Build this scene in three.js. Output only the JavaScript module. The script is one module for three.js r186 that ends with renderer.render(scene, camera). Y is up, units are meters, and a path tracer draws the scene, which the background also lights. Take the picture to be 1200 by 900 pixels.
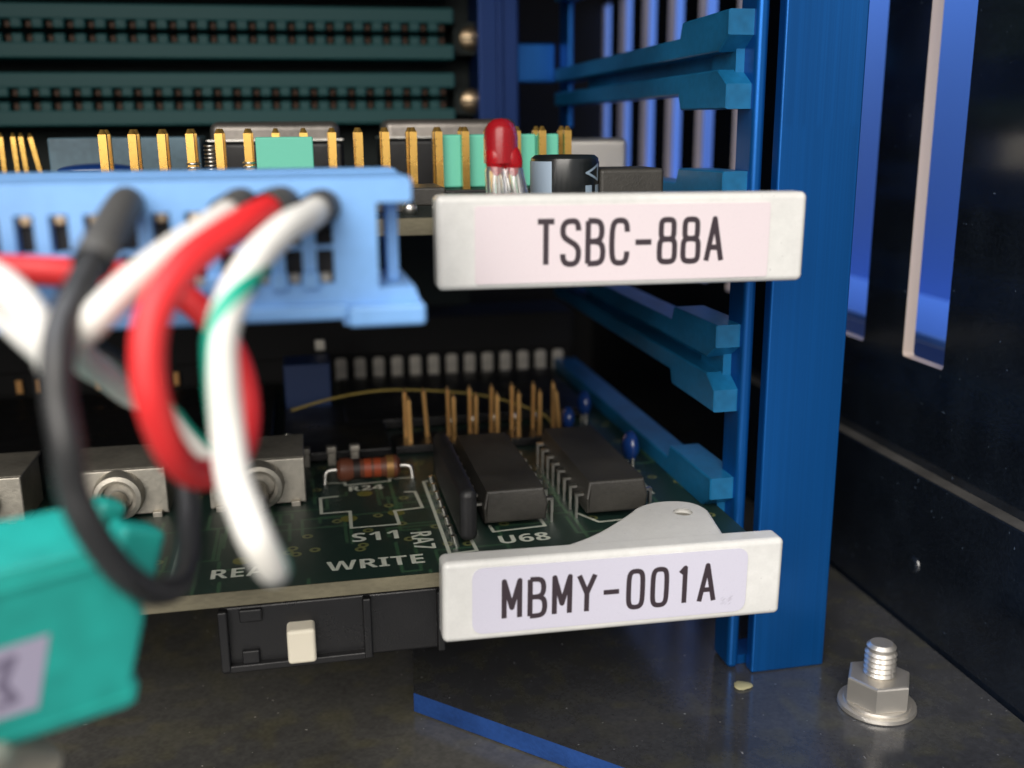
import * as THREE from 'three';
import { RoundedBoxGeometry } from 'three/addons/geometries/RoundedBoxGeometry.js';
import { mergeGeometries, toCreasedNormals } from 'three/addons/utils/BufferGeometryUtils.js';
import { RectAreaLightUniformsLib } from 'three/addons/lights/RectAreaLightUniformsLib.js';

// ------------------------------------------------------------------ camera, light, exposure
// Lengths below are in millimetres with the lens at (0, 0, 0); the world is in metres with the chassis floor at y = 0.
const MM = 0.001, FLOOR = 54.1;
const scene = new THREE.Scene();
const D2R = Math.PI / 180;
const camera = new THREE.PerspectiveCamera(2 * Math.atan(450 / 1200) / D2R, 4 / 3, 0.004, 6);
{
  const yaw = 11.5 * D2R, pitch = 14 * D2R, roll = 0.5 * D2R;
  camera.position.set(0, FLOOR * MM, 0);
  camera.rotation.order = 'YXZ';
  camera.rotation.set(-pitch, -yaw, -roll);
  camera.focus = 0.089;
  camera.userData.fStop = 26;
}
scene.background = new THREE.Color(0.29, 0.298, 0.315);          // the dim room round the open chassis
const renderer = new THREE.WebGLRenderer({ antialias: true });
renderer.toneMapping = THREE.LinearToneMapping;
renderer.toneMappingExposure = 1.0;
renderer.shadowMap.enabled = true;
RectAreaLightUniformsLib.init();
function areaLight(color, intensity, w, h, pos, target) {
  const l = new THREE.RectAreaLight(color, intensity, w, h);
  l.position.set(...pos); l.lookAt(...target); scene.add(l);
  return l;
}
areaLight(0xfff8ef, 6.8, 0.42, 0.46, [-0.14, 0.285, 0.32], [0.01, 0.03, -0.08]);   // window behind the photographer's left shoulder
areaLight(0xf2f5ff, 8.5, 0.9, 0.9, [-0.35, 0.95, -0.15], [0.09, 0.04, -0.16]);     // ceiling lamp of the room

// ------------------------------------------------------------------ helpers
let seed = 7;
const rnd = () => { seed = (seed + 0x6d2b79f5) | 0; let t = Math.imul(seed ^ (seed >>> 15), 1 | seed); t = (t + Math.imul(t ^ (t >>> 7), 61 | t)) ^ t; return ((t ^ (t >>> 14)) >>> 0) / 4294967296; };
const used = new Map(), bases = new Map();
function numbered(n) { const k = used.get(n) || 0; used.set(n, k + 1); return k ? n + '_' + String(k).padStart(3, '0') : n; }
function thing(name, label, category, b, group) {
  const g = new THREE.Group(); g.name = numbered(name);
  g.position.set(b[0] * MM, (b[1] + FLOOR) * MM, b[2] * MM);
  g.userData = { label, category }; if (group) g.userData.group = group;
  bases.set(g, b); scene.add(g);
  return g;
}
function boxUV(g, s = 20) {                                        // uv by the dominant axis, one unit per s millimetres
  const p = g.attributes.position, n = g.attributes.normal, uv = new Float32Array(p.count * 2);
  for (let i = 0; i < p.count; i++) {
    const ax = Math.abs(n.getX(i)), ay = Math.abs(n.getY(i)), az = Math.abs(n.getZ(i));
    const [a, b] = ax > ay && ax > az ? [p.getZ(i), p.getY(i)] : ay > az ? [p.getX(i), p.getZ(i)] : [p.getX(i), p.getY(i)];
    uv[2 * i] = a / s; uv[2 * i + 1] = b / s;
  }
  g.setAttribute('uv', new THREE.BufferAttribute(uv, 2));
  return g;
}
function flat(g) { const r = g.index ? g.toNonIndexed() : g; for (const k of Object.keys(r.attributes)) if (!['position', 'normal', 'uv'].includes(k)) r.deleteAttribute(k); return r; }
function merged(geos, keepUV) {
  const l = (Array.isArray(geos) ? geos : [geos]).map(flat);
  const g = l.length > 1 ? mergeGeometries(l) : l[0];
  return keepUV ? g : boxUV(g);
}
function put(mesh, parent) { mesh.castShadow = mesh.receiveShadow = true; (parent || scene).add(mesh); return mesh; }
// a mesh from geometry given in absolute millimetres, as a child of a thing (or of a part of it)
function part(name, geos, mat, parent, { keepUV = false, label } = {}) {
  const b = bases.get(parent), g = merged(geos, keepUV).clone();
  g.translate(-b[0], -b[1], -b[2]); g.scale(MM, MM, MM);
  const m = new THREE.Mesh(g, mat); m.name = name; bases.set(m, b);
  if (label) m.userData.label = label;
  return put(m, parent);
}
function single(name, label, category, geos, mat, b, opt = {}) {    // a thing of one mesh
  const g = merged(geos, opt.keepUV).clone(); g.translate(-b[0], -b[1], -b[2]); g.scale(MM, MM, MM);
  const m = new THREE.Mesh(g, mat); m.name = numbered(name); m.position.set(b[0] * MM, (b[1] + FLOOR) * MM, b[2] * MM);
  m.userData = { label, category }; if (opt.group) m.userData.group = opt.group;
  bases.set(m, b); return put(m);
}
function structure(name, geos, mat, opt = {}) {
  let g = opt.raw ? geos : merged(geos, opt.keepUV);
  g = g.clone(); g.translate(0, FLOOR, 0); g.scale(MM, MM, MM);
  const m = new THREE.Mesh(g, mat); m.name = name; m.userData = { kind: 'structure' }; bases.set(m, [0, -FLOOR, 0]); return put(m);
}
const shared = (geos) => { const g = merged(geos).clone(); g.scale(MM, MM, MM); return g; };
function inst(name, geo, mat, parent, [x, y, z], rot) {             // one of many alike pieces: shared geometry, own mesh
  const b = bases.get(parent), m = new THREE.Mesh(geo, mat); m.name = name;
  m.position.set((x - b[0]) * MM, (y - b[1]) * MM, (z - b[2]) * MM); if (rot) m.rotation.set(...rot);
  bases.set(m, [x, y, z]); return put(m, parent);
}
const box = (x0, x1, y0, y1, z0, z1) => new THREE.BoxGeometry(x1 - x0, y1 - y0, z1 - z0).translate((x0 + x1) / 2, (y0 + y1) / 2, (z0 + z1) / 2);
const rbox = (x0, x1, y0, y1, z0, z1, r = 0.15, s = 2) => new RoundedBoxGeometry(x1 - x0, y1 - y0, z1 - z0, s, Math.min(r, (x1 - x0) / 2.01, (y1 - y0) / 2.01, (z1 - z0) / 2.01)).translate((x0 + x1) / 2, (y0 + y1) / 2, (z0 + z1) / 2);
const cyl = (r, h, seg = 24, r2 = r) => new THREE.CylinderGeometry(r2, r, h, seg);
const lathe = (pts, seg = 32) => toCreasedNormals(new THREE.LatheGeometry(pts.map(([r, y]) => new THREE.Vector2(r, y)), seg), 0.6);
function poly(pts) { const s = new THREE.Shape(); pts.forEach(([x, y], i) => (i ? s.lineTo(x, y) : s.moveTo(x, y))); s.closePath(); return s; }
const extr = (s, d, bevel = 0, o = {}) => new THREE.ExtrudeGeometry(s, { depth: d - 2 * bevel, bevelEnabled: bevel > 0, bevelThickness: bevel, bevelSize: bevel, bevelOffset: -bevel, bevelSegments: 2, curveSegments: 14, ...o }).translate(0, 0, bevel);
function tube(pts, r, seg = 12, tension = 0.5, per = 8) {
  const c = new THREE.CatmullRomCurve3(pts.map((p) => new THREE.Vector3(...p)), false, 'catmullrom', tension);
  return new THREE.TubeGeometry(c, pts.length * per, r, seg, false);
}

// ------------------------------------------------------------------ textures
function grid(n) { const a = new Float32Array(n * n); for (let i = 0; i < a.length; i++) a[i] = rnd(); return a; }
function vnoise(n) { const g = grid(n); return (u, v) => { u = ((u % 1) + 1) % 1 * n; v = ((v % 1) + 1) % 1 * n; const i = Math.floor(u), j = Math.floor(v); let a = u - i, b = v - j; a = a * a * (3 - 2 * a); b = b * b * (3 - 2 * b); const i1 = (i + 1) % n, j1 = (j + 1) % n, I = i % n, J = j % n; return (g[J * n + I] * (1 - a) + g[J * n + i1] * a) * (1 - b) + (g[j1 * n + I] * (1 - a) + g[j1 * n + i1] * a) * b; }; }
const N4 = vnoise(4), N9 = vnoise(9), N23 = vnoise(23), N61 = vnoise(61), N150 = vnoise(150), N300 = vnoise(300);
function tex(w, h, f, srgb) {
  const d = new Uint8Array(w * h * 4);
  for (let y = 0; y < h; y++) for (let x = 0; x < w; x++) { const c = f(x / w, y / h); for (let k = 0; k < 3; k++) d[(y * w + x) * 4 + k] = Math.max(0, Math.min(255, Array.isArray(c) ? c[k] : c)); d[(y * w + x) * 4 + 3] = 255; }
  const t = new THREE.DataTexture(d, w, h); t.wrapS = t.wrapT = THREE.RepeatWrapping; t.magFilter = THREE.LinearFilter; t.minFilter = THREE.LinearMipmapLinearFilter; t.generateMipmaps = true;
  if (srgb) t.colorSpace = THREE.SRGBColorSpace; t.needsUpdate = true; return t;
}
const rep = (t, a, b = a) => { const c = t.clone(); c.repeat.set(a, b); c.needsUpdate = true; return c; };
const grain = tex(512, 512, (u, v) => 128 + 110 * (0.35 * (N61(u, v) - 0.5) + 0.35 * (N150(u, v) - 0.5) + 0.6 * (N300(u, v) - 0.5)));
const wear = tex(512, 512, (u, v) => { const a = 0.5 * N4(u, v) + 0.3 * N9(u, v) + 0.2 * N61(u, v); return 255 * Math.min(1, 0.55 + 0.75 * (a - 0.25)); });
const streaks = tex(512, 256, (u, v) => 128 + 120 * (0.45 * (N150(u, v * 0.03) - 0.5) + 0.35 * (N300(u, v * 0.05 + 0.3) - 0.5) + 0.2 * (N61(u, v) - 0.5)));
const streakTone = tex(512, 256, (u, v) => { const k = 234 + 8 * (N61(u, v * 0.02) - 0.5) + 18 * (N9(u, v) - 0.5) + 16 * (N300(u, v * 0.01) - 0.5); return [k, k, k]; }, true);
const soft = tex(512, 512, (u, v) => { let k = 244 + 14 * (N9(u, v) - 0.5) + 7 * (N61(u, v) - 0.5) + 6 * (N300(u, v) - 0.5); if (N150(u + 0.3, v) * N300(v, u) > 0.86) k -= 40; return [k, k - 1, k - 4]; }, true);
// dusty dark floor: patches of grey-brown dust, fine specks and a few scratches
const floorTone = tex(1024, 1024, (u, v) => {
  const a = N4(u + 0.3, v) * 0.5 + N9(u, v) * 0.3 + N23(u, v) * 0.2, d = N150(u, v), e = N300(v, u), p = N23(u * 2 + 0.4, v * 2);
  let k = 47 + 30 * (a - 0.42) + 5 * (d - 0.5) + 6 * (e - 0.5);
  if (N300(u + 0.37, v + 0.11) * N150(v + 0.2, u) > 0.85) k += 66;
  const warm = Math.max(0, p - 0.5) * 14;
  return [k + warm, k + 0.85 * warm, k + 2 - 0.3 * warm];
}, true);
const floorRough = tex(512, 512, (u, v) => 255 * (0.12 + 0.17 * N9(u, v) * N4(v, u) + 0.03 * N150(u, v)));
const wallTone = tex(1024, 1024, (u, v) => { let k = 26 + 8 * (N23(u, v) - 0.5) + 9 * (N300(u, v) - 0.5); if (N300(u + 0.17, v + 0.41) * N150(v + 0.7, u) > 0.84) k += 70; return [k, k, k + 2]; }, true);

// ------------------------------------------------------------------ materials
const C = (r, g, b) => new THREE.Color().setRGB(r, g, b);
const std = (color, roughness, metalness = 0, o = {}) => new THREE.MeshStandardMaterial({ color, roughness, metalness, ...o });
const phy = (color, roughness, o = {}) => new THREE.MeshPhysicalMaterial({ color, roughness, ...o });
const M = {
  floor: phy(C(2.7, 2.65, 2.3), 1, { ior: 1.7, map: rep(floorTone, 0.25), roughnessMap: rep(floorRough, 0.22), bumpMap: rep(grain, 1), bumpScale: 0.000006 }),
  plate: phy(C(1.35, 1.4, 1.45), 1, { ior: 1.7, map: rep(floorTone, 0.31), roughnessMap: rep(floorRough, 0.3), bumpMap: rep(grain, 1.3), bumpScale: 0.000005 }),
  wall: phy(C(0.8, 1.15, 1.6), 0.14, { ior: 1.9, map: rep(wallTone, 0.3), bumpMap: rep(grain, 0.7), bumpScale: 0.000004 }),
  bare: std(C(0.56, 0.46, 0.37), 0.5, 0.3, { bumpMap: rep(grain, 2), bumpScale: 0.00008 }),
  outer: std(C(0.07, 0.19, 0.62), 0.42, 0),
  dark: std(C(0.006, 0.006, 0.007), 0.7),
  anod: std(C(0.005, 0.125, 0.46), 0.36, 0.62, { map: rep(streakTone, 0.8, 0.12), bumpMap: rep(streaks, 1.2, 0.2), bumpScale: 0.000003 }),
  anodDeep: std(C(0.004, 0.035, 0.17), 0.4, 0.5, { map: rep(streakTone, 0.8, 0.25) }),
  plateEdge: std(C(0.03, 0.11, 0.42), 0.45, 0.35, { map: rep(wear, 1.4, 1.4), bumpMap: rep(grain, 2), bumpScale: 0.00006 }),
  guide: std(C(0.014, 0.20, 0.45), 0.3, 0, { map: rep(wear, 0.7), bumpMap: rep(grain, 1.5), bumpScale: 0.00002 }),
  housing: std(C(0.20, 0.44, 0.86), 0.45, 0, { map: rep(soft, 0.6), bumpMap: rep(grain, 1.3), bumpScale: 0.00002 }),
  white: phy(C(0.76, 0.765, 0.76), 0.34, { clearcoat: 0.3, clearcoatRoughness: 0.25, map: rep(soft, 0.5), bumpMap: rep(grain, 0.8), bumpScale: 0.000004 }),
  gold: std(C(0.80, 0.48, 0.12), 0.38, 0.85, { roughnessMap: rep(wear, 1) }),
  goldDull: std(C(0.80, 0.46, 0.17), 0.36, 0.9),
  steel: std(C(0.66, 0.63, 0.58), 0.4, 0.85, { bumpMap: rep(grain, 2), bumpScale: 0.00003 }),
  tin: std(C(0.78, 0.76, 0.71), 0.34, 1),
  bracket: std(C(0.62, 0.58, 0.50), 0.45, 0.75, { map: rep(wear, 0.9), bumpMap: rep(grain, 1.6), bumpScale: 0.00004 }),
  brass: std(C(0.62, 0.47, 0.30), 0.35, 1),
  epoxy: std(C(0.026, 0.026, 0.028), 0.42, 0, { map: rep(wear, 1.2), bumpMap: rep(grain, 2.4), bumpScale: 0.00005 }),
  epoxyGrey: std(C(0.05, 0.047, 0.041), 0.5, 0, { map: rep(wear, 1.1), bumpMap: rep(grain, 2), bumpScale: 0.00005 }),
  black: std(C(0.008, 0.008, 0.009), 0.5, 0, { roughnessMap: rep(wear, 1.5), bumpMap: rep(grain, 2), bumpScale: 0.00003 }),
  boardEdge: std(C(0.24, 0.215, 0.14), 0.7, 0, { map: rep(wear, 0.8, 2), bumpMap: rep(grain, 2), bumpScale: 0.00006 }),
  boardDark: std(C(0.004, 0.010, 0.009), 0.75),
  teal: std(C(0.14, 0.58, 0.43), 0.5, 0, { bumpMap: rep(grain, 1.4), bumpScale: 0.00002 }),
  plug: std(C(0.02, 0.54, 0.46), 0.5, 0, { map: rep(wear, 0.35), bumpMap: rep(grain, 1), bumpScale: 0.00003 }),
  socket: std(C(0.006, 0.075, 0.078), 0.6, 0),
  socketBlack: std(C(0.004, 0.004, 0.0045), 0.85),
  contactRust: std(C(0.06, 0.03, 0.016), 0.6, 0.3),
  tab: std(C(0.85, 0.80, 0.70), 0.55, 0.25, { map: rep(wear, 2) }),
  tabGold: std(C(0.62, 0.33, 0.12), 0.45, 0.6),
  slate: std(C(0.12, 0.21, 0.27), 0.55, 0, { map: rep(wear, 0.8) }),
  navy: std(C(0.012, 0.035, 0.12), 0.5, 0),
  can: std(C(0.36, 0.33, 0.30), 0.42, 0.8, { map: rep(wear, 0.8) }),
  red: phy(C(0.72, 0.022, 0.024), 0.5, { clearcoat: 0.1, clearcoatRoughness: 0.35 }),
  wireBlack: phy(C(0.018, 0.018, 0.018), 0.45, { clearcoat: 0.25, clearcoatRoughness: 0.4 }),
  boot: std(C(0.075, 0.073, 0.068), 0.6),
  beige: std(C(0.56, 0.50, 0.38), 0.5),
  cap: phy(C(0.012, 0.014, 0.015), 0.3, { clearcoat: 0.6, clearcoatRoughness: 0.2 }),
  capStripe: std(C(0.36, 0.46, 0.58), 0.4),
  capBlue: phy(C(0.007, 0.035, 0.17), 0.28, { clearcoat: 0.7, clearcoatRoughness: 0.2 }),
  ledRed: phy(C(0.85, 0.02, 0.035), 0.25, { transmission: 0.68, thickness: 0.002, ior: 1.45, attenuationColor: C(0.9, 0.05, 0.06), attenuationDistance: 0.003 }),
  ledClear: phy(C(0.95, 0.95, 0.97), 0.12, { transmission: 0.9, thickness: 0.002, ior: 1.5 }),
  resistor: std(C(0.13, 0.04, 0.02), 0.45), bandDark: std(C(0.02, 0.012, 0.01), 0.5), bandRed: std(C(0.30, 0.05, 0.015), 0.45), bandGold: std(C(0.30, 0.16, 0.05), 0.4, 0.5),
  kynar: std(C(0.34, 0.25, 0.05), 0.5), button: std(C(0.80, 0.74, 0.60), 0.5), chip: std(C(0.36, 0.34, 0.20), 0.7),
};

// ------------------------------------------------------------------ chassis: floor, walls, top, the cover outside
structure('floor', box(-80, 64, -58, -54.1, -215, -48), M.floor);
{
  // right side wall with tall ventilation slots, the cut edges left bare
  const s = new THREE.Shape();                                      // x = depth behind the lens, y = height
  s.moveTo(50, -54.1); s.lineTo(232, -54.1); s.lineTo(232, 46); s.lineTo(50, 46); s.closePath();
  for (const z of [90.3, 105.5, 121.6, 138, 152.8, 166.7, 180.3, 193.9, 207.6]) {
    const h = new THREE.Path(), a = z, b = z + 7.3, r = 0.5;
    h.moveTo(a + r, -24.2); h.lineTo(b - r, -24.2); h.quadraticCurveTo(b, -24.2, b, -24.2 + r); h.lineTo(b, 24.2); h.lineTo(a, 24.2); h.lineTo(a, -24.2 + r); h.quadraticCurveTo(a, -24.2, a + r, -24.2);
    s.holes.push(h);
  }
  const g = new THREE.ExtrudeGeometry(s, { depth: 1.3, bevelEnabled: false, curveSegments: 6 });
  // (depth, height, thickness) -> (x = 63 + t, y, z = -depth)
  g.applyMatrix4(new THREE.Matrix4().set(0, 0, 1, 63, 0, 1, 0, 0, -1, 0, 0, 0, 0, 0, 0, 1));
  boxUV(g);
  const wall = structure('wall_right', g, [M.wall, M.bare], { raw: true });
  part('wall_flange', rbox(61.3, 62.99, -54.1, -35.2, -214, -50, 0.2), M.wall, wall);
  part('flange_edge', box(61.4, 62.95, -35.2, -35.12, -214, -50), std(C(0.10, 0.098, 0.095), 0.6, 0.2, { map: rep(wear, 2, 2) }), wall);
  const rv = lathe([[0, 0.35], [0.7, 0.35], [0.95, 0.15], [1.0, 0]], 24); rv.rotateZ(Math.PI / 2).translate(61.3, -44.9, -89.6);
  part('rivet', rv, M.wall, wall);
  structure('wall_left', box(-81, -79.6, -54.1, 46, -214, -50), M.wall);
  structure('wall_back', box(-79.6, 63, -54.1, 46, -214, -212.6), M.dark);
  structure('ceiling', box(-81, 64.3, 46.05, 47.4, -214, -50), M.wall);
  // the blue outer cover beyond the slots: an upright sheet turned in at its foot
  const cover = structure('outer_cover', rbox(96, 97.6, -60, 60, -330, -40, 0.4), M.outer);
  part('cover_foot', rbox(78, 96.2, -27.5, -26, -330, -40, 0.5), M.outer, cover);
}

// ------------------------------------------------------------------ card cage
const cage = thing('card_cage', 'blue anodized metal card cage with brushed front post and cut corner base plate', 'card cage', [30, -52, -110]);
{
  const p = part('front_post', [rbox(40.75, 48.4, -51.98, 60, -85.4, -84, 0.22), box(46.9, 48.2, -51.98, 60, -92, -85.3)], M.anod, cage);
  part('flange', [rbox(38.8, 39.95, -51.96, 60, -89, -85.2, 0.5, 3), box(39.4, 47, -51.96, -51, -89, -86)], M.anod, p);
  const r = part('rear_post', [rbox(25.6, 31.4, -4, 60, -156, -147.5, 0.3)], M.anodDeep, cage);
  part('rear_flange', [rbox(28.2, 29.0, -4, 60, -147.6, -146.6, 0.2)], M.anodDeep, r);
  part('rear_bracket', [rbox(32, 38.4, 6.6, 12.2, -156, -154.5, 0.3), rbox(38.7, 39.5, 0, 22, -153, -148, 0.2)], M.anod, cage, { label: 'small blue bracket in the shade behind the guides' });
  // base plate with its cut-off corner, blue on the sawn edge
  const s = poly([[8, 87.6], [15.4, 160], [60.9, 160], [60.9, 60], [36.4, 60]]);
  const g = new THREE.ExtrudeGeometry(s, { depth: 1.95, bevelEnabled: false });
  g.applyMatrix4(new THREE.Matrix4().set(1, 0, 0, 0, 0, 0, 1, -53.95, 0, -1, 0, 0, 0, 0, 0, 1));
  const gg = boxUV(g); gg.translate(-30, 52, 110); gg.scale(MM, MM, MM);
  const m = new THREE.Mesh(gg, [M.plate, M.plateEdge]); m.name = 'base_plate'; m.userData.label = 'dark base plate with a blue sawn edge'; bases.set(m, [30, -52, -110]); put(m, cage);
}

// card guides: a channel of two lips with a thick clip at the front end
function guideGeo(kind) {                                          // profile in (depth, height), x from the inner face outwards
  const sgn = kind === 'upper' ? 1 : -1;
  const pr = [[147, 0.75], [88.0, 0.75], [85.9, 2.0], [85.9, 4.1], [86.7, 4.1], [97, 4.0], [97.6, 2.6], [147, 2.5]].map(([z, y]) => [z, y * sgn]);
  const g = extr(poly(sgn > 0 ? pr : pr.slice().reverse()), 3.3, 0.12, { bevelSegments: 1 });
  return g.applyMatrix4(new THREE.Matrix4().set(0, 0, 1, 36.5, 0, 1, 0, 0, -1, 0, 0, 0, 0, 0, 0, 1));
}
const guideNames = ['the one above the frame, only its far end showing', 'uppermost whole guide, its open groove facing the cards', 'guide right behind the upper white ejector', 'guide between the two circuit cards, half in shade', 'lowest guide, holding the edge of the lower circuit card'];
const up = guideGeo('upper'), lo = guideGeo('lower'), web = [rbox(38.9, 39.4, -2.2, 2.2, -138, -86.5, 0.1), box(38.0, 38.95, -2.3, 2.3, -93, -87.6)];
let g0 = null;
[19.6, 5.6, -7.9, -21.6, -36.3].forEach((y, i) => {
  const label = 'blue plastic card guide, ' + guideNames[i];
  if (!g0) {
    g0 = thing('card_guide', label, 'card guide', [38, 0, -100], 'blue plastic card guides on the right side of the cage');
    part('upper_lip', up, M.guide, g0); part('lower_lip', lo, M.guide, g0); part('groove_back', web, M.guide, g0);
    g0.position.y = (y + FLOOR) * MM;
  } else {
    const c = g0.clone(); c.name = numbered('card_guide'); c.position.y = (y + FLOOR) * MM; c.userData = { ...g0.userData, label }; scene.add(c);
  }
});

// ------------------------------------------------------------------ backplane with its sockets
const back = thing('backplane', 'dark green backplane with rows of teal card sockets across the rear', 'backplane', [-10, 10, -158]);
{
  part('board', [box(-78, 27.4, 0, 46, -159, -157.4), box(-78, 25.4, -50, 0, -159, -157.4), box(22.6, 27.4, 2, 5.6, -157.4, -150.2), box(22.6, 27.4, 10.2, 14.6, -157.4, -150.2)], M.boardDark, back);
  const con = shared([rbox(-0.42, 0.42, -0.55, 0.55, -1, 0, 0.2)]), rib = shared([rbox(-0.75, 0.75, -0.72, 0.72, -2, 0.5, 0.3)]);
  for (const y of [21.4, 12.7, 4.2]) {
    const s = part('edge_socket', [rbox(-76, 22.2, y + 1.35, y + 3.4, -157.4, -147, 0.3), rbox(-76, 22.2, y - 3.4, y - 1.35, -157.4, -147, 0.3), box(-76, 22.2, y - 1.4, y + 1.4, -157.3, -157)], M.socket, back);
    for (let i = 0; i < 26; i++) for (const k of [1, -1]) {
      const x = 20.6 - 2.54 * i;
      inst('contact', con, M.contactRust, s, [x, y + k * 0.95, -148.2]);
      inst('rib', rib, M.socket, s, [x - 1.27, y + k * 1.0, -147.6]);
    }
  }
  // the low socket that takes the lower card: grey fingers at the right, tarnished gold ones at the left
  const s = part('edge_socket', [rbox(-78, 39.5, -32.0, -26.6, -157.3, -147.2, 0.4), rbox(-78, 39.5, -41.2, -37.6, -157.3, -147.2, 0.4), box(-78, 39.4, -37.4, -32.2, -157.2, -149.2)], M.socketBlack, back);
  const tabS = (() => { const q = new THREE.Shape(); q.moveTo(-0.8, -1.6); q.lineTo(0.8, -1.6); q.lineTo(0.8, 1.1); q.quadraticCurveTo(0.8, 1.6, 0.3, 1.65); q.lineTo(-0.3, 1.65); q.quadraticCurveTo(-0.8, 1.6, -0.8, 1.1); q.closePath(); return shared(extr(q, 0.7, 0.12)); })();
  for (let i = 0; i < 13; i++) inst('contact', tabS, M.tab, s, [37.3 - 2.72 * i, -34.3 + 0.02 * i, -148.6]);
  const tabG = shared(rbox(-0.42, 0.42, -0.95, 0.95, -0.4, 0.2, 0.08));
  for (let i = 0; i < 18; i++) if (![2, 5, 6, 9, 12].includes(i)) inst('contact', tabG, M.tabGold, s, [-18.7 - 2.6 * (i % 18) + 0.1 * rnd(), -34.2, -148.6]);
  for (const y of [12.4, 3.9]) {
    const sc = lathe([[0, 0.9], [0.9, 0.85], [1.55, 0.45], [1.7, 0]], 28); sc.rotateX(Math.PI / 2).translate(25, y, -150.2);
    const m = part('screw', [sc], M.brass, back); part('screw_slot', box(23.7, 26.3, y - 0.16, y + 0.16, -149.8, -149.25), M.dark, m);
  }
}

// ------------------------------------------------------------------ printing: labels and silkscreen
// single-stroke gothic lettering, each glyph in a 0..1 by 0..1 box (y down)
function strokeText(ctx, text, x0, y0, adv, w, h, lw, color) {
  ctx.strokeStyle = color; ctx.lineWidth = lw; ctx.lineCap = 'butt'; ctx.lineJoin = 'round';
  let x = x0; const X = (u) => x + u * w, Y = (v) => y0 + v * h;
  const line = (...p) => { ctx.beginPath(); ctx.moveTo(X(p[0]), Y(p[1])); for (let i = 2; i < p.length; i += 2) ctx.lineTo(X(p[i]), Y(p[i + 1])); ctx.stroke(); };
  const curve = (...p) => { ctx.beginPath(); ctx.moveTo(X(p[0]), Y(p[1])); for (let i = 2; i < p.length; i += 6) ctx.bezierCurveTo(X(p[i]), Y(p[i + 1]), X(p[i + 2]), Y(p[i + 3]), X(p[i + 4]), Y(p[i + 5])); ctx.stroke(); };
  const oval = (a, b, c, d) => curve((a + c) / 2, b, c, b, c, b + 0.1 * (d - b), c, (b + d) / 2, c, d - 0.1 * (d - b), c, d, (a + c) / 2, d, a, d, a, d - 0.1 * (d - b), a, (b + d) / 2, a, b + 0.1 * (d - b), a, b, (a + c) / 2, b);
  const G = {
    T: () => { line(0, 0, 1, 0); line(0.5, 0, 0.5, 1); },
    S: () => curve(0.97, 0.22, 0.95, -0.04, 0.7, 0, 0.5, 0, 0.1, 0, 0, 0.12, 0.02, 0.25, 0.04, 0.5, 0.98, 0.45, 0.98, 0.74, 0.98, 0.95, 0.8, 1, 0.5, 1, 0.2, 1, 0.03, 0.95, 0.02, 0.76),
    B: () => { line(0.06, 0, 0.06, 1); curve(0.06, 0, 0.6, 0, 0.9, -0.02, 0.9, 0.24, 0.9, 0.5, 0.6, 0.48, 0.06, 0.48); curve(0.06, 0.48, 0.7, 0.48, 0.98, 0.48, 0.98, 0.74, 0.98, 1.02, 0.7, 1, 0.06, 1); },
    C: () => curve(0.97, 0.27, 0.97, 0.0, 0.75, 0, 0.5, 0, 0.1, 0, 0.03, 0.1, 0.03, 0.5, 0.03, 0.9, 0.1, 1, 0.5, 1, 0.75, 1, 0.97, 1.0, 0.97, 0.73),
    '-': () => line(0.0, 0.52, 1.0, 0.52),
    8: () => { oval(0.1, 0, 0.9, 0.46); oval(0.02, 0.46, 0.98, 1); },
    A: () => { line(0.02, 1, 0.5, 0, 0.98, 1); line(0.2, 0.68, 0.8, 0.68); },
    M: () => line(0.02, 1, 0.02, 0, 0.5, 0.72, 0.98, 0, 0.98, 1),
    Y: () => { line(0, 0, 0.5, 0.5, 1, 0); line(0.5, 0.5, 0.5, 1); },
    0: () => oval(0.05, 0, 0.95, 1), 1: () => line(0.28, 0.16, 0.58, 0.02, 0.58, 1),
  };
  for (const c of text) { G[c]?.(); x += adv; }
}
function labelTexture(text, paper, x0, adv, w, y0, h, smudge) {
  const W = 1024, H = 248, cv = document.createElement('canvas'); cv.width = W; cv.height = H; const c = cv.getContext('2d');
  c.fillStyle = paper; c.fillRect(0, 0, W, H);
  for (let i = 0; i < 2600; i++) { c.fillStyle = `rgba(${rnd() > 0.5 ? '255,255,255' : '110,100,120'},${0.03 + 0.04 * rnd()})`; c.fillRect(rnd() * W, rnd() * H, 1 + 5 * rnd(), 1 + 2 * rnd()); }
  if (smudge) for (let i = 0; i < 34; i++) { c.fillStyle = `rgba(90,84,96,${0.03 + 0.07 * rnd()})`; c.beginPath(); c.ellipse(948 + 44 * (rnd() - 0.5), 208 - 30 * (rnd() - 0.3), 2 + 9 * rnd(), 1 + 2 * rnd(), -0.7, 0, 7); c.fill(); }
  strokeText(c, text, x0, y0, adv, w, h, 18.5, '#352a31');
  const t = new THREE.CanvasTexture(cv); t.colorSpace = THREE.SRGBColorSpace; t.anisotropy = 8; return t;
}
function roundRect(w, h, r) { const s = new THREE.Shape(), a = w / 2, b = h / 2; s.moveTo(-a + r, -b); s.lineTo(a - r, -b); s.quadraticCurveTo(a, -b, a, -b + r); s.lineTo(a, b - r); s.quadraticCurveTo(a, b, a - r, b); s.lineTo(-a + r, b); s.quadraticCurveTo(-a, b, -a, b - r); s.lineTo(-a, -b + r); s.quadraticCurveTo(-a, -b, -a + r, -b); return s; }

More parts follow.
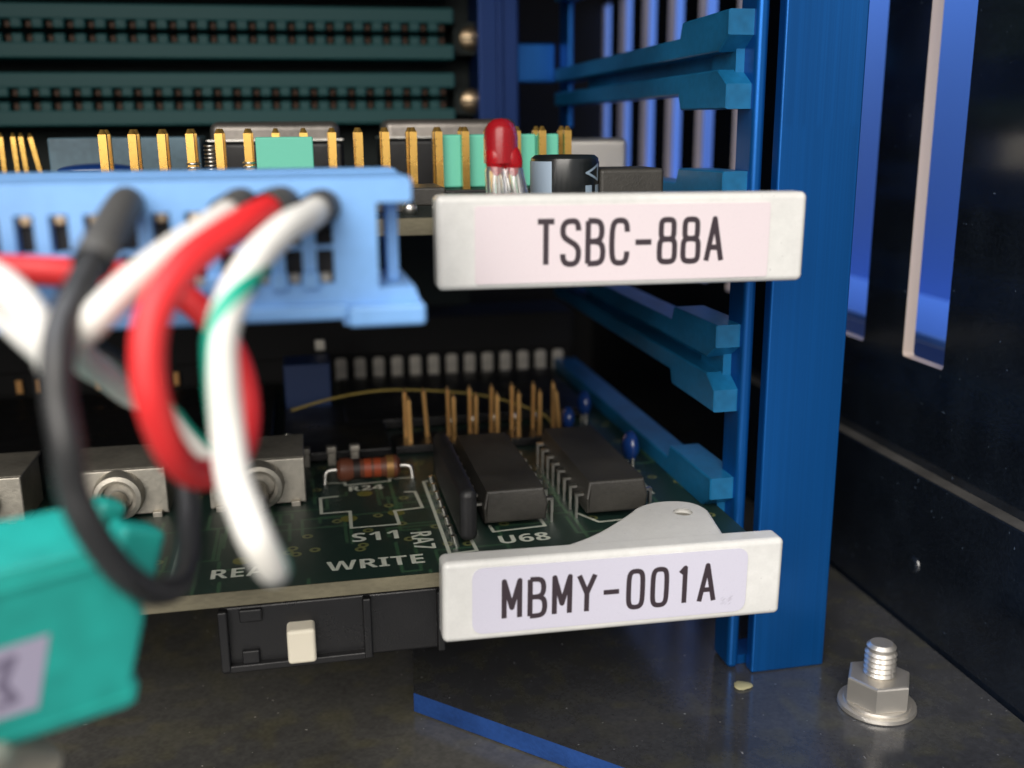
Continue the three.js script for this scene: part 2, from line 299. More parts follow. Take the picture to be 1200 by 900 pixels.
// white ejector lever: a label bar across the card front and an ear that turns on a pin
function ejector(card, cx, cy, rot, map, lx, ly, lw, lh, lr, label, ear0, earT) {
  const T = new THREE.Matrix4().makeTranslation(cx, cy, -72).multiply(new THREE.Matrix4().makeRotationZ(rot));
  const bar = new RoundedBoxGeometry(28.2, 6.75, 2.3, 4, 0.5).translate(0, 0, -1.15);
  const s = new THREE.Shape();                                     // the ear, seen from above; y = depth behind the bar's face
  s.moveTo(-6.5, 1.2); s.bezierCurveTo(-2, 2.2, 0.5, 5.0, 3.6, 8.2); s.bezierCurveTo(4.6, 9.6, 6.2, 10.4, 8.0, 10.2); s.bezierCurveTo(9.9, 9.9, 10.4, 8.6, 10.4, 7.2); s.lineTo(9.6, 2.2); s.lineTo(9.6, 1.2); s.closePath();
  const hole = new THREE.Path(); hole.absellipse(8.0, 7.2, 1.15, 1.15, 0, Math.PI * 2, true); s.holes.push(hole);
  const ear = extr(s, earT, 0.3, { bevelSegments: 3 });
  ear.applyMatrix4(new THREE.Matrix4().set(1, 0, 0, 0, 0, 0, 1, ear0, 0, -1, 0, 0, 0, 0, 0, 1));
  const e = part('ejector', [bar.applyMatrix4(T), ear.applyMatrix4(T)], M.white, card, { label });
  const paper = flat(extr(roundRect(lw, lh, lr), 0.09, 0));
  const p = paper.attributes.position, uv = paper.attributes.uv;
  for (let i = 0; i < p.count; i++) uv.setXY(i, p.getX(i) / lw + 0.5, p.getY(i) / lh + 0.5);
  part('label', paper.translate(lx, ly, 0.0).applyMatrix4(T), std(0xffffff, 0.5, 0, { map, bumpMap: rep(grain, 3, 1), bumpScale: 0.00001 }), e, { keepUV: true });
  const pin = lathe([[0.3, -0.9], [0.4, -0.4], [0.8, -0.3], [0.86, -2.6]], 20).translate(8.0, ear0 + earT - 0.06, -7.2).applyMatrix4(T);
  part('pivot_pin', pin, M.tin, e);
  return e;
}

// ------------------------------------------------------------------ lower circuit card
const LY = -35.5;
const low = thing('circuit_card', 'lower dark green circuit card with black chips, toggle switches and a white ejector reading MBMY-001A', 'circuit card', [0, LY, -110]);
{
  part('board', box(-78, 37.9, LY - 1.28, LY - 0.04, -147, -78), M.boardEdge, low);
  // printed top side: solder mask, traces, pads and white lettering
  const X0 = -50, X1 = 37.9, Z0 = -147, Z1 = -78, S = 22, W = Math.round((X1 - X0) * S), H = Math.round((Z1 - Z0) * S);
  const cv = document.createElement('canvas'); cv.width = W; cv.height = H; const c = cv.getContext('2d');
  const px = (x) => (x - X0) * S, pz = (z) => (z - Z0) * S;
  c.fillStyle = '#1d322c'; c.fillRect(0, 0, W, H);
  for (let i = 0; i < 9000; i++) { c.fillStyle = `rgba(${rnd() > 0.5 ? '70,105,85' : '8,18,14'},${0.05 + 0.09 * rnd()})`; const r = 2 + 16 * rnd() * rnd(); c.fillRect(rnd() * W, rnd() * H, r, r * (0.4 + rnd())); }
  c.strokeStyle = 'rgba(62,98,70,0.75)'; c.lineWidth = 0.32 * S;
  for (let i = 0; i < 200; i++) { let x = X0 + (X1 - X0) * rnd(), z = Z0 + (Z1 - Z0) * rnd(); c.beginPath(); c.moveTo(px(x), pz(z)); for (let k = 0; k < 3; k++) { const d = (1 + 7 * rnd()) * (rnd() > 0.5 ? 1 : -1); if (k % 2) x += d; else z += d; c.lineTo(px(x), pz(z)); } c.stroke(); }
  const dot = (x, z, r, col) => { c.fillStyle = col; c.beginPath(); c.arc(px(x), pz(z), r * S, 0, 7); c.fill(); };
  for (let i = 0; i < 260; i++) { const x = X0 + (X1 - X0) * rnd(), z = Z0 + 64 * rnd(); dot(x, z, 0.5, '#6c7146'); dot(x, z, 0.2, '#14201a'); }
  for (const [x, z] of [[2.9, -91.8], [7.4, -92.4], [4.8, -98.4], [-6.5, -84], [-4.5, -84]]) dot(x, z, 0.8, '#6a6a32');
  c.strokeStyle = '#c4c8ba'; c.lineWidth = 0.34 * S; c.lineJoin = 'miter';
  const L = (...p) => { c.beginPath(); p.forEach(([x, z], i) => (i ? c.lineTo(px(x), pz(z)) : c.moveTo(px(x), pz(z)))); c.stroke(); };
  L([2.2, -98.2], [0.4, -98.0], [0.4, -93.7], [3.1, -93.7], [3.0, -89.4], [7.4, -89.4], [7.3, -92.9], [10.0, -93.2], [9.8, -97.8], [8.7, -98]);
  L([1.2, -102.3], [3.0, -102.1], [3.0, -101.3], [7.6, -101.6], [7.6, -102.4], [10.2, -102.2]);
  L([12.0, -100.9], [11.0, -100.6], [11.0, -81.5], [13.4, -81.8], [13.3, -84.3]);
  L([15.5, -87.3], [15.6, -85.6], [20.5, -86.0], [20.4, -88.2]); L([24.2, -88.4], [25.6, -85.8], [30.6, -86.0]);
  L([31.5, -92], [33, -92], [33, -96], [31.5, -96]); L([-12, -80.2], [-12, -90]); 
  const words = (t, x, z, h, sx, rot = 0) => { c.save(); c.translate(px(x), pz(z)); c.rotate(rot); c.scale(sx, 1); c.fillStyle = '#d2d6c8'; c.font = `bold ${h * 1.38 * S}px sans-serif`; c.fillText(t, 0, 0); c.restore(); };
  words('READ', -9.1, -80.7, 1.85, 1.0); words('WRITE', 0.5, -80.2, 1.95, 1.02); words('S11', 2.8, -86.0, 2.0, 1.05); words('R24', 3.1, -99.35, 1.5, 1.05); words('U68', 15.5, -82.7, 1.75, 1.12); words('RA7', 8.2, -87.3, 1.9, 0.9, Math.PI / 2);
  const print = new THREE.CanvasTexture(cv); print.colorSpace = THREE.SRGBColorSpace; print.anisotropy = 8;
  const pl = new THREE.PlaneGeometry(X1 - X0, Z1 - Z0).rotateX(-Math.PI / 2).translate((X0 + X1) / 2, LY, (Z0 + Z1) / 2);
  part('solder_mask', pl, std(0xffffff, 0.38, 0, { map: print, bumpMap: rep(grain, 30), bumpScale: 0.00002 }), low, { keepUV: true });

  // dual in-line chips
  const legs = shared([box(-0.25, 0.25, -1.2, 0.2, -0.02, 0.24).translate(0, 0, 0), box(-0.25, 0.25, 0.0, 0.24, -0.9, 0.22), box(-0.14, 0.14, -2.3, -1.1, 0.0, 0.22)]);
  for (const [x, z, label] of [[17.7, -85.8, 'chip beside the black upright slab'], [27.4, -86.2, 'chip nearest the blue guide']]) {
    const b = new THREE.Shape(); b.moveTo(-2.85, 0.7); b.lineTo(2.85, 0.7); b.lineTo(3.0, 2.2); b.lineTo(2.65, 3.8); b.lineTo(-2.65, 3.8); b.lineTo(-3.0, 2.2); b.closePath();
    const body = extr(b, 18.6, 0.22, { bevelSegments: 2 });
    const p = body.attributes.position;                             // the ends slope in above and below the lead frame as well
    for (let i = 0; i < p.count; i++) { const k = Math.abs(p.getY(i) - 2.2) * 0.16, zz = p.getZ(i); p.setZ(i, zz > 9.3 ? zz - k : zz + k); }
    body.computeVertexNormals(); body.translate(x, LY, z - 18.4);
    const chip = part('chip', toCreasedNormals(body, 0.35), M.epoxyGrey, low, { label });
    for (let i = 0; i < 7 + (x > 20); i++) for (const k of [-1, 1]) inst('chip_leg', legs, M.tin, chip, [x + k * 3.5, LY + 2.2, z - 1.1 - 2.3 * i], [0, k < 0 ? -Math.PI / 2 : Math.PI / 2, 0]);
  }
  // upright resistor network
  const rn = part('resistor_network', rbox(12.1, 13.7, LY + 0.4, LY + 5.2, -101.2, -82.6, 0.7, 4), M.epoxy, low);
  const lg = shared(cyl(0.26, 1.6, 8));
  for (let i = 0; i < 8; i++) inst('resistor_leg', lg, M.tin, rn, [11.75, LY + 0.3, -83.0 - 2.3 * i], [0, 0, 0.25]);
  // axial resistor with colour bands
  const rz = -102.4, ry = LY + 1.35;
  const res = part('resistor', lathe([[0, 3.3], [0.8, 3.25], [1.2, 2.9], [1.22, 2.1], [1.0, 1.5], [1.0, -1.5], [1.22, -2.1], [1.2, -2.9], [0.8, -3.25], [0, -3.3]], 24).rotateZ(Math.PI / 2).translate(5.5, ry, rz), M.resistor, low);
  [[-1.25, M.bandDark, 1.03], [-0.1, M.bandRed, 1.03], [0.9, M.bandRed, 1.03], [2.2, M.bandGold, 1.235]].forEach(([x, m, r]) => part('band', cyl(r, 0.7, 24).rotateZ(Math.PI / 2).translate(5.5 + x, ry, rz), m, res));
  for (const k of [-1, 1]) part('lead', tube([[5.5 + k * 3.1, ry, rz], [5.5 + k * 3.9, ry, rz], [5.5 + k * 4.4, ry - 0.3, rz + 0.1], [5.5 + k * 4.55, LY - 0.1, rz + 0.3]], 0.24, 8), M.tin, res);
  // header pins in two rows, a few bent
  const pinG = shared([box(-0.23, 0.23, 0, 6.3, -0.23, 0.23), cyl(0.32, 0.5, 4, 0.08).rotateY(Math.PI / 4).translate(0, 6.55, 0)]);
  const jit = () => [0.03 * (rnd() - 0.5), 0, 0.03 * (rnd() - 0.5)];
  for (let i = 0; i < 8; i++) {
    const x = 10.6 + 2.5 * i;
    inst('header_pin', pinG, M.goldDull, low, [x, LY, -113.8], i === 1 ? [0.02, 0, 0.06] : jit());
    if (i !== 1) inst('header_pin', pinG, M.goldDull, low, [x + 0.25, LY - 0.3, -111.4], i === 7 ? [0.03, 0, 0.09] : jit());
  }
  part('pin_strip', rbox(9, 29.8, LY, LY + 1.0, -115.2, -110.2, 0.2), M.black, low);
  for (let i = 0; i < 6; i++) part('solder_joint', new THREE.SphereGeometry(0.42, 10, 8).scale(1, 1.6, 1).translate(16.6 + 2.55 * i, LY + 1.3, -118), M.tin, low);
  // dipped disc capacitors
  for (const [x, z, r] of [[33.3, -118.8, 1.4], [29.6, -112.6, 1.25], [33.4, -100.6, 1.45]]) {
    const cp = part('disc_capacitor', new THREE.SphereGeometry(r, 24, 16).scale(0.62, 1.15, 1).translate(x, LY + 2.3, z), M.capBlue, low);
    for (const k of [-1, 1]) part('lead', cyl(0.22, 1.6, 8).translate(x, LY + 0.4, z + k * 0.9), M.tin, cp);
  }
  // toggle switches: bright bracket, bushing and lever
  for (const cx of [-31.2, -18.4, -5.5]) {
    const t = part('toggle_switch', rbox(cx - 4.2, cx + 4.2, LY, LY + 4.3, -107, -97.6, 0.2), M.black, low);
    const br = [rbox(cx - 4.55, cx + 4.55, LY + 0.15, LY + 4.7, -97.6, -96.9, 0.15), rbox(cx - 4.55, cx + 4.55, LY + 4.36, LY + 4.75, -105, -97.2, 0.12), box(cx + 4.25, cx + 4.5, LY, LY + 4.4, -104, -97.4), box(cx - 4.5, cx - 4.25, LY, LY + 4.4, -104, -97.4), rbox(cx - 4.0, cx - 3.1, LY - 0.1, LY + 0.5, -97.6, -96.3, 0.1), rbox(cx + 3.1, cx + 4.0, LY - 0.1, LY + 0.5, -97.6, -96.3, 0.1)];
    part('bracket', br, M.bracket, t);
    const bu = lathe([[0, 0.2], [1.35, 0.25], [1.45, 1.3], [1.75, 1.45], [2.15, 1.35], [2.3, 0.9], [2.35, 0]], 36).rotateX(Math.PI / 2).translate(cx + 0.2, LY + 2.35, -96.9);
    part('bushing', bu, M.bracket, t);
    const lv = lathe([[0, 3.6], [0.6, 3.5], [0.95, 3.0], [1.0, 2.2], [0.85, 0.4], [0.85, 0]], 28).rotateX(Math.PI / 2 + 0.12).translate(cx + 0.1, LY + 1.95, -96.4);
    part('lever', lv, M.bracket, t);
  }
  // two small upright terminals left of the resistor, a dark blue block behind
  for (const x of [-0.9, 1.9, 4.4]) part('terminal', [rbox(x - 0.45, x + 0.45, LY, LY + 2.0, -108.6, -107.9, 0.1), rbox(x - 0.55, x + 0.55, LY + 1.5, LY + 2.2, -108.8, -107.7, 0.15)], M.bracket, low);
  part('terminal', tube([[-1.6, LY, -105], [-1.7, LY + 3.6, -105], [-2.1, LY + 4.4, -105.2], [-2.7, LY + 4.6, -105.4]], 0.22, 8), M.tin, low);
  part('relay', rbox(-3.2, 2.7, LY, LY + 6.3, -137, -131, 0.2), M.navy, low, { label: 'dark blue square component in the shade' });
  part('relay_tab', rbox(1.0, 2.3, LY + 6.6, LY + 8.0, -139, -138, 0.1), M.tab, low);
  part('memory_module', [rbox(-76, -4.5, LY + 0.02, LY + 1.6, -141, -110.5, 0.25)], M.black, low, { label: 'wide low black module at the left' });
  part('memory_module', [rbox(4.0, 34.5, LY + 0.02, LY + 1.3, -143, -120.5, 0.25), rbox(-3.4, 8.6, LY + 0.02, LY + 1.2, -129, -109.5, 0.25)], M.black, low, { label: 'wide low black module behind the pins' });
  part('jumper_wire', tube([[-2.4, -33.4, -124.5], [3, -32.0, -124], [9, -31.0, -122.4], [16, -31.2, -121], [22, -32.0, -119.6], [27.5, -33.8, -117.6], [29, LY, -117]], 0.16, 8), M.kynar, low, { label: 'thin yellow jumper wire' });
  // slide switch hanging under the front edge
  const sw = part('slide_switch', [rbox(-8.2, 9.8, -42.5, LY - 1.5, -86, -78.3, 0.25), rbox(-8.25, -7.5, -42.4, LY - 1.6, -78.6, -77.6, 0.15), rbox(3.2, 3.9, -42.45, LY - 1.6, -78.6, -77.6, 0.15), rbox(9.3, 9.95, -42.5, LY - 1.6, -78.6, -77.6, 0.15), rbox(-8.2, 3.4, -42.55, -41.9, -78.6, -77.7, 0.15), rbox(-6.6, -4.8, -38.3, -37.2, -78.4, -77.9, 0.15), rbox(-6.6, -5.2, -42, -40.8, -78.4, -77.9, 0.15)], M.black, low);
  part('slide_button', rbox(-2.95, -0.7, -41.75, -38.8, -79, -76.6, 0.3, 3), M.button, sw);
  ejector(low, 23.15, -35.75, -0.017, labelTexture('MBMY-001A', '#cbc9d8', 112, 91, 58, 56, 140, true), -0.45, 0.05, 22.7, 5.5, 1.0, 'white plastic ejector lever with a label reading MBMY-001A', 0.36, 3.0);
}

// ------------------------------------------------------------------ upper circuit card
const UY = -6.5;
const upc = thing('circuit_card', 'upper circuit card seen edge on, with gold pins, red lamp and ejector reading TSBC-88A', 'circuit card', [0, UY, -110]);
{
  part('board', box(-78, 37.9, UY - 1.28, UY, -147, -78), M.boardEdge, upc);
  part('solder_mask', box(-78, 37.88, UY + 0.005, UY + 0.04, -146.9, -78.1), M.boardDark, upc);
  const pinG = shared([box(-0.35, 0.35, 0, 6.3, -0.35, 0.35), cyl(0.46, 0.45, 4, 0.2).rotateY(Math.PI / 4).translate(0, 6.5, 0)]);
  for (let i = 0; i < 18; i++) for (const z of [-99.8, -102.3]) {
    inst('header_pin', pinG, M.gold, upc, [-16.95 + 2.53 * i, UY, z], [0.02 * (rnd() - 0.5), 0, 0.025 * (rnd() - 0.5)]);
  }
  part('pin_strip', rbox(-19, 28, UY, UY + 0.9, -103.8, -98.6, 0.2), M.black, upc);
  const thin = shared([box(-0.24, 0.24, 0, 4.2, -0.24, 0.24), cyl(0.34, 0.45, 4, 0.1).rotateY(Math.PI / 4).translate(0, 4.4, 0)]);
  for (const [x, tilt] of [[-30.4, 0.0], [-29.1, 0.02], [-28.2, 0.05], [-26.8, 0.16], [-31.8, 0.02]]) inst('header_pin', thin, M.gold, upc, [x, UY + 1.9, -119.5], [0, 0, tilt]);
  const wrap = shared([...Array(5)].map((_, i) => new THREE.TorusGeometry(0.5, 0.13, 6, 14).rotateX(Math.PI / 2).translate(0, 0.3 + 0.36 * i, 0)));
  inst('wire_wrap', wrap, M.tin, upc, [-9.3, UY + 1.9, -99.8]); inst('wire_wrap', wrap, M.tin, upc, [-4.3, UY + 1.9, -99.8]);
  inst('wire_wrap', shared([...Array(12)].map((_, i) => new THREE.TorusGeometry(0.5, 0.13, 6, 14).rotateX(Math.PI / 2).translate(0, 0.3 + 0.36 * i, 0))), M.tin, upc, [-7.9, UY + 0.9, -102.3]);
  part('flat_component', rbox(-24.3, -9.6, UY, -0.5, -120, -112, 0.25), M.slate, upc, { label: 'slate blue flat component behind the pins' });
  part('disc_capacitor', new THREE.SphereGeometry(1.5, 20, 14).scale(2.6, 0.5, 1).translate(-19.5, -3.7, -110.6), M.capBlue, upc);
  part('metal_can', rbox(24.9, 38.2, UY + 0.5, -1.15, -124, -118, 0.7, 4), M.steel, upc);
  for (const [x0, x1, y1, z] of [[-8.8, 4.7, 0.95, -115], [9.4, 24.2, 1.1, -115]]) {
    const cn = part('metal_can', [rbox(x0, x1, UY + 1, y1, z - 6, z, 0.9, 4)], M.can, upc);
    part('can_rim', rbox(x0 - 0.35, x1 + 0.35, UY + 0.2, y1 - 2.1, z - 6.4, z + 0.4, 0.5, 3), M.black, cn);
    part('rim_seam', rbox(x0 - 0.4, x1 + 0.4, y1 - 2.1, y1 - 1.8, z - 6.5, z + 0.5, 0.14, 3), M.tin, cn);
  }
  part('flat_component', rbox(24.9, 30.6, UY, -3.35, -90, -84.5, 0.35, 3), M.epoxyGrey, upc);
  // electrolytic capacitor, standing
  const cp = part('electrolytic_capacitor', lathe([[0, 4.15], [2.3, 4.15], [2.55, 4.3], [2.85, 4.05], [2.9, 3.6], [2.9, 0.3], [2.7, 0]], 40).translate(22.2, UY, -86), M.cap, upc);
  const stripe = (a0, a1, y0, y1) => new THREE.CylinderGeometry(2.925, 2.925, y1 - y0, 14, 1, true, a0, a1 - a0).translate(22.2, UY + (y0 + y1) / 2, -86);
  part('sleeve_stripe', stripe(-1.75, -0.62, 0.3, 3.85), M.capStripe, cp);
  {                                                                 // grey marks printed on the sleeve: an arrow head over two bars
    const cv = document.createElement('canvas'); cv.width = 128; cv.height = 256; const c = cv.getContext('2d');
    c.fillStyle = '#15191a'; c.fillRect(0, 0, 128, 256); c.strokeStyle = '#8fa3b5'; c.fillStyle = '#8fa3b5'; c.lineWidth = 13; c.lineJoin = 'round';
    c.beginPath(); c.moveTo(28, 66); c.lineTo(92, 18); c.lineTo(92, 112); c.closePath(); c.stroke(); c.fillRect(22, 140, 30, 90); c.fillRect(72, 140, 36, 90);
    const t = new THREE.CanvasTexture(cv); t.colorSpace = THREE.SRGBColorSpace;
    part('sleeve_print', stripe(0.2, 1.3, 0.3, 3.8), phy(0xffffff, 0.3, { map: t, clearcoat: 0.5 }), cp, { keepUV: true });
  }
  // red lamp: dome over two lobes, clear stem with the leads inside
  const led = part('red_lamp', [lathe([[0, 7.3], [0.6, 7.2], [1.0, 6.9], [1.25, 6.4], [1.34, 5.8], [1.34, 3.9], [0, 3.9]], 32).translate(15.65, UY, -80.5), new THREE.SphereGeometry(0.84, 24, 18).scale(1, 1.6, 1).translate(15.2, UY + 4.3, -80.1), new THREE.SphereGeometry(0.84, 24, 18).scale(1, 1.6, 1).rotateZ(0.25).translate(16.4, UY + 4.2, -80.1)], M.ledRed, upc);
  for (const [x, r] of [[15.3, 0.05], [17.1, 0.2]]) {
    part('stem', lathe([[0, 3.6], [0.7, 3.5], [0.85, 3.1], [0.9, 0], [0, 0]], 28).rotateZ(r).translate(x, UY + 0.2, -80.1), M.ledClear, led);
    part('lead', tube([[x - 0.3, UY - 0.1, -80.1], [x - 0.35 - r, UY + 2.4, -80.1], [x - r, UY + 3.4, -80.1], [x + 0.25 - r, UY + 2.6, -80.1], [x + 0.35 - 0.6 * r, UY, -80.1]], 0.16, 8), M.tin, led);
  }
  part('pin_strip', [rbox(7.2, 12.6, UY, UY + 1.6, -97, -90, 0.2), rbox(3, 9, UY, UY + 1.2, -88, -83, 0.2)], M.epoxyGrey, upc);
  for (const x of [4.6, 8.4]) part('solder_joint', new THREE.SphereGeometry(0.6, 12, 10).translate(x, UY + 0.5, -80.5), M.tin, upc);
  ejector(upc, 23.4, -8.0, -0.0095, labelTexture('TSBC-88A', '#dcd0d4', 208, 84, 56, 52, 138, false), -0.15, -0.15, 22.4, 5.55, 0.25, 'white plastic ejector lever with a label reading TSBC-88A', 1.56, 1.05);
}
// jumper blocks pushed over the header pins
for (const [x0, x1, y0, y1, z, where] of [[-3.6, 1.55, UY + 0.95, -0.55, -98.6, 'right behind the blue connector'], [13.6, 18.2, UY + 0.95, -0.5, -101.4, 'left of the red lamp'], [21.1, 25.4, UY + 0.95, -0.5, -101.4, 'between the red lamp and the black capacitor']])
  single('jumper_block', 'pale teal jumper block on the gold pins ' + where, 'jumper', x1 < 2 ? [rbox(x0, x1, y0, y1, z - 1.1, z + 0.5, 0.15)] : [rbox(x0, (x0 + x1) / 2 - 0.15, y0, y1, z - 2.2, z + 0.9, 0.25), rbox((x0 + x1) / 2 + 0.15, x1, y0, y1, z - 2.2, z + 0.9, 0.25), box(x0 + 1, x1 - 1, y0 + 0.3, y1 - 0.2, z - 2, z + 0.4)], M.teal, [(x0 + x1) / 2, y0, z], { group: 'pale teal jumper blocks' });

// ------------------------------------------------------------------ light blue wire connector
const con = thing('wire_connector', 'light blue plastic wire connector housing with two rows of slots on the upper card', 'connector', [-8, -10, -63]);
{
  const f = -57, k = -70, xs = [];
  for (let i = 0; i < 18; i++) xs.push(1.22 - 1.685 * i);
  // body: a top beam, a middle rail, a bottom beam, ribs between the slots, a solid end with a bracket
  const q = new THREE.Shape(); q.moveTo(-31, -2.5); q.lineTo(5.9, -2.5); q.lineTo(6.05, -2.65); q.lineTo(6.05, -3.75); q.lineTo(5.9, -3.85); q.lineTo(4.1, -3.85); q.lineTo(4.1, -8.55); q.lineTo(6.1, -8.55); q.lineTo(6.3, -9.2); q.lineTo(6.3, -10.55); q.lineTo(2.1, -10.55); q.lineTo(1.9, -9.9); q.lineTo(-31, -9.9); q.closePath();
  for (const x of xs) for (const [a, b] of [[-6.1, -4.15], [-8.2, -6.3]]) { const h = new THREE.Path(); h.moveTo(x - 0.47, b); h.lineTo(x + 0.47, b); h.lineTo(x + 0.47, a); h.lineTo(x - 0.47, a); h.closePath(); q.holes.push(h); }
  const housing = part('housing', extr(q, 8, 0).translate(0, 0, -65), M.housing, con);
  part('top_cover', rbox(-31, 6.05, -3.6, -2.36, k, -64.9, 0.2), M.housing, con);
  part('end_column', [rbox(4.85, 5.55, -8.6, -3.8, -62.5, -60.2, 0.12)], M.housing, con);
  part('bottom_flange', [rbox(2.3, 6.6, -10.6, -9.4, -63, -56.2, 0.25), rbox(-31, 2.4, -10.2, -9.3, -66, -56.6, 0.25)], M.housing, con);
  part('rear_wall', box(-31, 1.95, -8.9, -3.9, -66.4, -57.9), M.dark, con);
  const ct = shared([rbox(-0.28, 0.28, -0.25, 0.25, -0.5, 0.3, 0.1)]);
  for (const x of xs) { inst('contact', ct, M.tab, con, [x, -7.95, -57.7]); inst('contact', ct, M.brass, con, [x, -4.4, -57.7]); }
  const rv = shared(rbox(-0.5, 0.5, -0.5, 0.5, -0.2, 0.35, 0.2));
  for (let i = 0; i < xs.length - 1; i++) inst('latch', rv, M.housing, con, [xs[i] - 0.84, -8.0, -57.0]);
}

// ------------------------------------------------------------------ wires
function stripe(base, line, turns, w) {                              // coloured band that winds slowly round the insulation
  const t = tex(64, 128, (u, v) => { const k = (((v + u * turns) % 1) + 1) % 1; const d = Math.abs(k - 0.5); return d < w ? line : base; }, true);
  return t;
}
const wireWhite = phy(C(0.74, 0.72, 0.67), 0.5, { clearcoat: 0.08, clearcoatRoughness: 0.35 });
const wireStriped = phy(0xffffff, 0.5, { clearcoat: 0.08, clearcoatRoughness: 0.35, map: stripe([223, 220, 211], [0, 158, 128], 1, 0.08) });
function wire(label, pts, r, mat, opt = {}) {
  const g = tube(pts, r, 20, 0.5, 10), end = new THREE.Vector3(...pts[pts.length - 1]);
  const dir = end.clone().sub(new THREE.Vector3(...pts[pts.length - 2])).normalize(), cap = new THREE.CylinderGeometry(r * 0.5, r, r * 1.3, 20).translate(0, r * 0.64, 0).applyQuaternion(new THREE.Quaternion().setFromUnitVectors(new THREE.Vector3(0, 1, 0), dir)).translate(end.x, end.y, end.z);
  if (opt.phi) {                                                    // the stripe's angle round the wire: 0 towards the front, 90 to the left
    const c = new THREE.CatmullRomCurve3(pts.map((p) => new THREE.Vector3(...p)), false, 'catmullrom', 0.5), N = pts.length * 10, uv = g.attributes.uv, p = g.attributes.position;
    for (let i = 0, k = 0; i <= N; i++) {
      const u = i / N, P = c.getPointAt(u), T = c.getTangentAt(u), B = new THREE.Vector3(0, 0, 1).addScaledVector(T, -T.z).normalize(), R = T.clone().cross(B);
      let f = opt.phi[0][1]; for (let m = 1; m < opt.phi.length; m++) { const [u0, a0] = opt.phi[m - 1], [u1, a1] = opt.phi[m]; if (u >= u0) f = a0 + (a1 - a0) * Math.min(1, (u - u0) / (u1 - u0)); }
      let last = null;
      for (let j = 0; j <= 20; j++, k++) {
        const d = new THREE.Vector3().fromBufferAttribute(p, k).sub(P); let a = Math.atan2(d.dot(R), d.dot(B)) / (2 * Math.PI) - f / 360 + 0.5;
        if (last !== null) { while (a - last > 0.5) a -= 1; while (a - last < -0.5) a += 1; }
        last = a; uv.setXY(k, 0, a);
      }
    }
  }
  const b = pts[0];
  const o = thing('hookup_wire', label, 'wire', b, 'loose hookup wires in front of the cards');
  part('insulation', [g, cap], mat, o, { keepUV: true });
  if (opt.boot) {
    const n = opt.boot, q = pts.slice(0, n), a = pts[n - 1], z = pts[n]; q.push(a.map((k, i) => k + 0.45 * (z[i] - k)));
    part('boot', [tube(q, r * 1.32, 18, 0.5, 10)], M.boot, o);
  }
  return o;
}
wire('white wire with a green stripe, nearest of the wires, hanging straight down over the board', [[1.6, -4.1, -60], [1.1, -4.0, -56], [0.3, -4.2, -52.5], [-0.7, -4.5, -50], [-2.0, -5.5, -47.5], [-3.0, -6.9, -46], [-3.6, -8.5, -45], [-3.7, -10.2, -44.5], [-3.6, -12.4, -44], [-3.4, -14.4, -43], [-2.9, -15.8, -42], [-2.5, -16.8, -41.5], [-2.1, -18.0, -42], [-2.0, -18.7, -43]], 0.74, wireStriped, { phi: [[0, -170], [0.38, -150], [0.46, -95], [0.53, -15], [0.6, 55], [0.72, 85], [0.82, 130], [0.92, 240], [1, 280]], boot: 2 });
wire('red wire that bends down in a wide loop and runs off to the left', [[-0.6, -4.0, -60], [-1.1, -3.8, -55.5], [-2.5, -4.2, -51], [-4.6, -5.3, -47.5], [-5.8, -6.6, -45.5], [-6.4, -7.9, -44.5], [-6.6, -9.6, -44], [-6.5, -11.4, -44], [-6.1, -13.6, -45], [-5.5, -15.3, -47], [-4.5, -16.1, -49.5], [-3.6, -15.7, -52], [-3.3, -14.2, -53.8], [-3.6, -12.2, -54.8], [-4.3, -10.6, -55.2], [-5.4, -9.1, -55.4], [-6.6, -8.1, -55.5], [-8.4, -7.3, -55.5], [-10.9, -7.0, -55.3], [-13.2, -6.7, -55], [-17.1, -6.5, -55], [-30, -6.5, -56]], 0.75, M.red, { boot: 2 });
wire('white wire that kinks sharply and passes behind the red loop', [[-2.9, -3.9, -60], [-3.1, -3.8, -55.5], [-4.4, -4.5, -51], [-6.0, -5.4, -48], [-7.6, -6.6, -46], [-8.9, -7.8, -45.2], [-9.9, -8.7, -46.5], [-10.3, -9.8, -49], [-10.4, -10.9, -51.5], [-10.1, -12.1, -54], [-9.5, -13.7, -56.5], [-8.0, -15.2, -58], [-7.1, -16.7, -58.5], [-5.9, -18.6, -59], [-4.8, -21.1, -60]], 0.7, wireStriped, { phi: [[0, 180], [0.6, 180], [0.75, 270], [1, 285]], boot: 2 });
wire('black wire that hangs in a long loop down to the green plug', [[-9.1, -3.7, -60], [-8.7, -3.7, -55], [-8.8, -4.9, -49], [-9.4, -6.5, -46], [-9.9, -7.8, -44.5], [-10.0, -9.1, -43.5], [-10.0, -10.6, -43], [-9.8, -12.2, -42.5], [-9.8, -14.1, -42.5], [-9.4, -15.6, -42.5], [-8.9, -17.2, -43], [-8.3, -18.9, -44], [-7.7, -20.8, -46.5], [-7.1, -22.1, -50], [-6.9, -22.0, -53], [-7.0, -21.1, -55.5], [-7.2, -19.5, -57.5], [-7.8, -17.4, -59], [-8.7, -15.3, -60], [-9.8, -13.8, -60.5], [-11.0, -12.6, -60.5], [-12.3, -11.8, -60.5]], 0.68, M.wireBlack, { boot: 3 });
wire('plain white wire bending in from the left, upper of the two', [[-24, -5.0, -58], [-16.1, -5.1, -52], [-13.9, -5.9, -49], [-12.3, -6.6, -47], [-11.2, -7.6, -45.6], [-10.7, -8.7, -45.2], [-10.5, -9.7, -45.4]], 0.74, wireWhite);
wire('plain white wire bending in from the left, lower of the two', [[-24, -6.9, -57], [-16.4, -7.3, -52], [-13.7, -8.0, -50], [-12.6, -8.5, -48.5], [-11.4, -9.1, -46.9]], 0.62, wireWhite);

